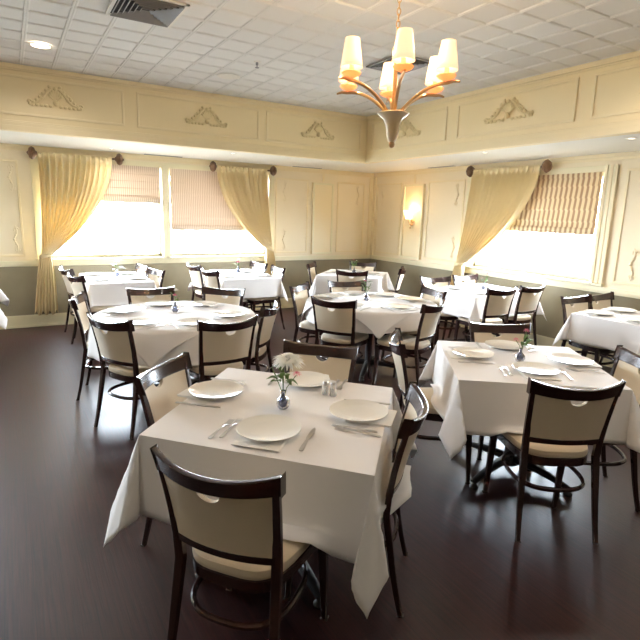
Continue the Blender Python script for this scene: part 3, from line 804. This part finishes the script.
# --- T1: nearest square table, slightly diamond as seen
O = (-4.873, -5.97)
seats = [chair(-5.415,-6.565, 39, 'cream-backed dark chair nearest the viewer, back turned, at the nearest table'),
         chair(-5.30,-5.46, -45, 'cream-backed dark chair at the left side of the nearest table'),
         chair(-4.34,-5.42, 225, 'cream-backed dark chair on the far side of the nearest table, behind the white flower'),
         chair(-4.485,-6.425, 137, 'dark chair seen edge-on, tucked into the right side of the nearest table')]
put_table('sq', lambda: make_table(.44,.44), O[0], O[1], radians(-47), 'square table under white cloth nearest the viewer, set for four')
cloth_rect('t1', O, (.67,-.735), (.67,.735), .482, .482, .345, seats, 'white cloth with pointed hanging corners on the nearest square table', 3, open_=1.0, twist={1:(-.22,.03)})
T = 'the nearest table'
setting(-5.050,-6.190, 45, 'front', T); setting(-5.085,-5.650, -45, 'left', T)
setting(-4.606,-5.700, 225, 'back', T); setting(-4.604,-6.200, 135, 'right', T)
vase_of_flowers(-4.875,-5.972,'mum','small glass vase with a large white chrysanthemum on the nearest table')
shakers(-4.60,-5.90, radians(-60), 'behind the vase on the nearest table')

# --- T2: right foreground table
O = (-3.14,-5.93); a1 = -36.5
seats = [chair(-3.562,-6.580, 59, 'cream-backed dark chair with back turned in front of the right foreground table'),
         chair(-3.78,-5.47, -36, 'slim dark chair seen edge-on at the left side of the right foreground table'),
         chair(-2.77,-5.43, 240, 'cream-backed dark chair on the far side of the right foreground table'),
         chair(-2.76,-6.46, 145, 'cream-backed dark chair cut by the right picture edge, at the right foreground table')]
put_table('sq', None, O[0], O[1], radians(a1), 'square table under white cloth in the right foreground')
cloth_rect('t2', O, U(a1), U(a1+90), .465, .465, .315, seats, 'white cloth draped over the right foreground table', 11, twist={0:(-.22,.02)})
T = 'the right foreground table'
setting(-3.255,-6.125, 53, 'front', T); setting(-3.33,-5.70, -36, 'left', T); setting(-2.95,-5.64, 233, 'back', T); setting(-2.86,-6.09, 144, 'right', T)
vase_of_flowers(-3.15,-5.93,'pink','small dark vase with pale pink blossom on the right foreground table')

# --- T3 left round table
O = (-4.72,-3.60); R_ = .675
seats = [chair(-5.35,-4.13, 28, 'cream-backed dark chair at the front left of the left round table'),
         chair(-5.44,-3.10, -17, 'dark chair seen side-on at the far left of the left round table'),
         chair(-4.74,-2.76, -97, 'cream-backed dark chair behind the left round table, facing the viewer'),
         chair(-4.07,-3.02, -134, 'cream-backed dark chair behind the right part of the left round table'),
         chair(-4.03,-4.06, 140, 'dark chair with shiny rail at the right side of the left round table'),
         chair(-4.58,-4.50, 92, 'cream-backed dark chair in front of the left round table, back turned')]
put_table('rd', lambda: make_table(0,0,.665), O[0], O[1], 0, 'round table under white cloths in front of the left window')
cloth_round(O, R_, .98, 0, seats, 'long white undercloth hanging round the left round table', False, 2, nf=13, amp=.05, flare=.05)
cloth_round(O, R_+.006, .685, 240, seats, 'square white overlay with a hanging point on the left round table', True, 5, .7605, amp=.05, flare=.24)
ZT_ = .7625
T = 'the left round table'
for ang, s in ((218,'front left'),(145,'far left'),(92,'back'),(42,'back right'),(-34,'right'),(-88,'front right')):
    setting(O[0]+.46*cos(radians(ang)), O[1]+.46*sin(radians(ang)), ang+180, s, T, forks=1)
vase_of_flowers(-4.70,-3.50,'magenta','small vase with dark pink flower on the left round table', .7)

# --- T6 centre round table
O = (-2.67,-3.67)
seats = [chair(-3.22,-3.07, -52, 'cream-backed dark chair at the left side of the centre round table'),
         chair(-3.36,-4.00, 33, 'cream-backed dark chair in front of the centre round table, back turned'),
         chair(-2.50,-2.93, -103, 'cream-backed dark chair behind the centre round table, facing the viewer'),
         chair(-1.97,-3.87, 168, 'cream-backed dark chair at the right side of the centre round table'),
         chair(-2.58,-4.53, 114, 'dark chair seen side-on at the front right of the centre round table')]
put_table('rd', None, O[0], O[1], 0, 'round table under white cloths in the middle of the room')
cloth_round(O, R_, .86, 0, seats, 'white undercloth hanging round the centre round table', False, 8, nf=12, amp=.06, flare=.06)
cloth_round(O, R_+.006, .66, 240, seats, 'square white overlay on the centre round table', True, 9, .7605, amp=.05, flare=.22)
T = 'the centre round table'
for ang, s in ((128,'left'),(207,'front left'),(78,'back'),(-14,'right'),(-88,'front right'),(30,'back right')):
    setting(O[0]+.45*cos(radians(ang)), O[1]+.45*sin(radians(ang)), ang+180, s, T, forks=1)
vase_of_flowers(-2.71,-3.63,'mixed','small vase with pink and green sprigs on the centre round table')
ZT_ = .7600

# --- rectangular tables by the walls
def rect_table(O, hw, hd, o, rz, seats, tl, cl, seed):
    put_table('r%.2f%.2f' % (hw, hd), lambda: make_table(hw-.02, hd-.02), O[0], O[1], radians(rz), tl)
    cloth_rect('t', O, U(rz), U(rz+90), hw, hd, o, seats, cl, seed)
# T4
O = (-4.77,-.88)
seats = [chair(-5.33,-.72, 10, 'dark chair at the far left of the table under the leftmost window'),
         chair(-5.30,-1.42, 14, 'dark chair at the near left of the table under the leftmost window'),
         chair(-4.36,-.66, 186, 'pale-lit chair at the far right of the table under the leftmost window'),
         chair(-4.31,-1.20, 192, 'pale-lit chair at the near right of the table under the leftmost window')]
rect_table(O, .365, .56, .31, 0, seats, 'table under white cloth below the leftmost window', 'white cloth on the table below the leftmost window', 21)
T = 'the leftmost window table'
for dx, dy, f, s in ((-.2,.25,0,'far left'),(-.2,-.28,0,'near left'),(.2,.25,180,'far right'),(.2,-.28,180,'near right')): setting(O[0]+dx, O[1]+dy, f, s, T, forks=1)
vase_of_flowers(-4.72,-.75,'white','small vase with white flower on the table under the leftmost window', 1.6)
# T5
O = (-3.12,-1.02)
seats = [chair(-3.66,-.68, 5, 'dark chair at the far left of the table under the second window'),
         chair(-3.66,-1.36, 8, 'dark chair at the near left of the table under the second window'),
         chair(-2.62,-.68, 187, 'pale-lit chair at the far right of the table under the second window'),
         chair(-2.60,-1.32, 176, 'dark chair at the near right of the table under the second window')]
rect_table(O, .41, .56, .26, 0, seats, 'table under white cloth below the second window', 'white cloth on the table below the second window', 22)
T = 'the second window table'
for dx, dy, f, s in ((-.23,.25,0,'far left'),(-.23,-.28,0,'near left'),(.23,.25,180,'far right'),(.23,-.28,180,'near right')): setting(O[0]+dx, O[1]+dy, f, s, T, forks=1)
vase_of_flowers(-3.02,-.80,'magenta','small vase with magenta and white flower on the table under the second window', 1.1)
# T7
O = (-1.37,-1.44)
seats = [chair(-1.86,-.96, -43, 'dark chair seen edge-on at the left of the corner table'),
         chair(-.82,-.92, -137, 'cream-backed dark chair in the room corner behind the corner table'),
         chair(-1.78,-1.99, 47, 'cream-backed dark chair in front of the corner table, back turned'),
         chair(-.84,-1.96, 137, 'dark chair seen side-on at the right of the corner table')]
put_table('sq', None, O[0], O[1], radians(-46), 'square table under white cloth in the room corner')
cloth_rect('t7', O, U(-46), U(44), .465, .465, .30, seats, 'white cloth on the square table in the room corner', 23)
T = 'the corner table'
for a_, s in ((-136,'front'),(134,'left'),(44,'back'),(-46,'right')): setting(O[0]+.27*cos(radians(a_)), O[1]+.27*sin(radians(a_)), a_+180, s, T, forks=1)
vase_of_flowers(-1.36,-1.44,'mixed','small vase with leafy sprigs on the corner table')
# T8
O = (-.78,-3.50)
seats = [chair(-1.09,-2.95, -100, 'dark chair at the far left of the table under the right window'),
         chair(-.52,-2.93, -90, 'dark chair at the far right of the table under the right window'),
         chair(-1.10,-4.07, 88, 'dark chair with back turned at the near left of the table under the right window'),
         chair(-.52,-4.04, 92, 'dark chair with back turned at the near right of the table under the right window')]
rect_table(O, .54, .38, .28, 0, seats, 'table under white cloth below the right window', 'white cloth on the table below the right window', 24)
T = 'the right window table'
for dx, dy, f, s in ((-.27,.21,-90,'far left'),(.25,.21,-90,'far right'),(-.27,-.21,90,'near left'),(.25,-.21,90,'near right')): setting(O[0]+dx, O[1]+dy, f, s, T, forks=1)
vase_of_flowers(-.72,-3.46,'pink','small vase with pink blossom on the table under the right window')
# T9
O = (-.76,-5.33)
seats = [chair(-.83,-4.79, -92, 'cream-backed dark chair at the left behind the table at the right wall'),
         chair(-.37,-4.78, -88, 'cream-backed dark chair at the right behind the table at the right wall')]
rect_table(O, .40, .35, .27, 0, seats, 'table under white cloth at the right wall, cut by the picture edge', 'white cloth on the table at the right wall', 25)
T = 'the right wall table'
for dx, dy, f, s in ((-.2,.19,-90,'far left'),(.2,.19,-90,'far right'),(-.2,-.17,90,'near left')): setting(O[0]+dx, O[1]+dy, f, s, T, forks=1)
# T10
O = (-6.56,-1.15)
rect_table(O, .42, .56, .30, 0, [], 'table at the left picture edge, mostly out of view', 'corner of a white cloth at the left picture edge', 26)

# ------------------------------------------------------------------ outside
m = MB(); m.box(-16, 26, -16, 22, -.6, -.4); 
GRD = mat('pale_paving', srgb(200,198,190), .8, noise=(.6,.2)); 
m = MB(); m.box(.6, 40, -25, 30, -.6, -.5); m.box(-30, .6, .6, 40, -.6, -.5); struct(m.obj('ground', GRD, smooth=False))

# ------------------------------------------------------------------ light
w = bpy.data.worlds.new('world'); S.world = w; w.use_nodes = True
bg = w.node_tree.nodes['Background']; bg.inputs['Color'].default_value = (.78,.89,1,1); bg.inputs['Strength'].default_value = 78.0
def portal(P, s0, s1, z0, z1, rot):
    l = bpy.data.lights.new('window_portal', 'AREA'); l.shape = 'RECTANGLE'; l.size = s1-s0; l.size_y = z1-z0; l.cycles.is_portal = True
    o = bpy.data.objects.new('window_portal', l); COL.objects.link(o); o.location = P((s0+s1)/2, -.2, (z0+z1)/2); o.rotation_euler = rot
for h in WL: portal(wl, *h, (radians(-90), 0, 0))
for h in WR: portal(wr, *h, (radians(-90), 0, radians(-90)))

# ------------------------------------------------------------------ camera
import mathutils
yaw, pitch, roll, f_px = 0.54317, 0.20442, 0.02995, 512.94
cyw, syw, cp, sp = cos(yaw), sin(yaw), cos(pitch), sin(pitch)
V = mathutils.Vector
fwd = V((syw*cp, cyw*cp, -sp)); right = V((cyw, -syw, 0)); up = right.cross(fwd)
r2 = cos(roll)*right+sin(roll)*up; u2 = -sin(roll)*right+cos(roll)*up
cam = bpy.data.cameras.new('camera'); co = bpy.data.objects.new('camera', cam); COL.objects.link(co)
M = mathutils.Matrix((r2, u2, -fwd)).transposed().to_4x4(); M.translation = V((-5.9080, -7.9941, 1.6551)); co.matrix_world = M
cam.sensor_width = 36; cam.lens = f_px/640*36; cam.clip_start = .05; cam.clip_end = 200
S.camera = co
S.view_settings.view_transform = 'Standard'; S.view_settings.look = 'None'; S.view_settings.gamma = 1; S.view_settings.use_curve_mapping = False
S.view_settings.exposure = 0.40
try:
    S.cycles.use_denoising = True; S.cycles.max_bounces = 8; S.cycles.diffuse_bounces = 5; S.cycles.sample_clamp_indirect = 8
except Exception: pass
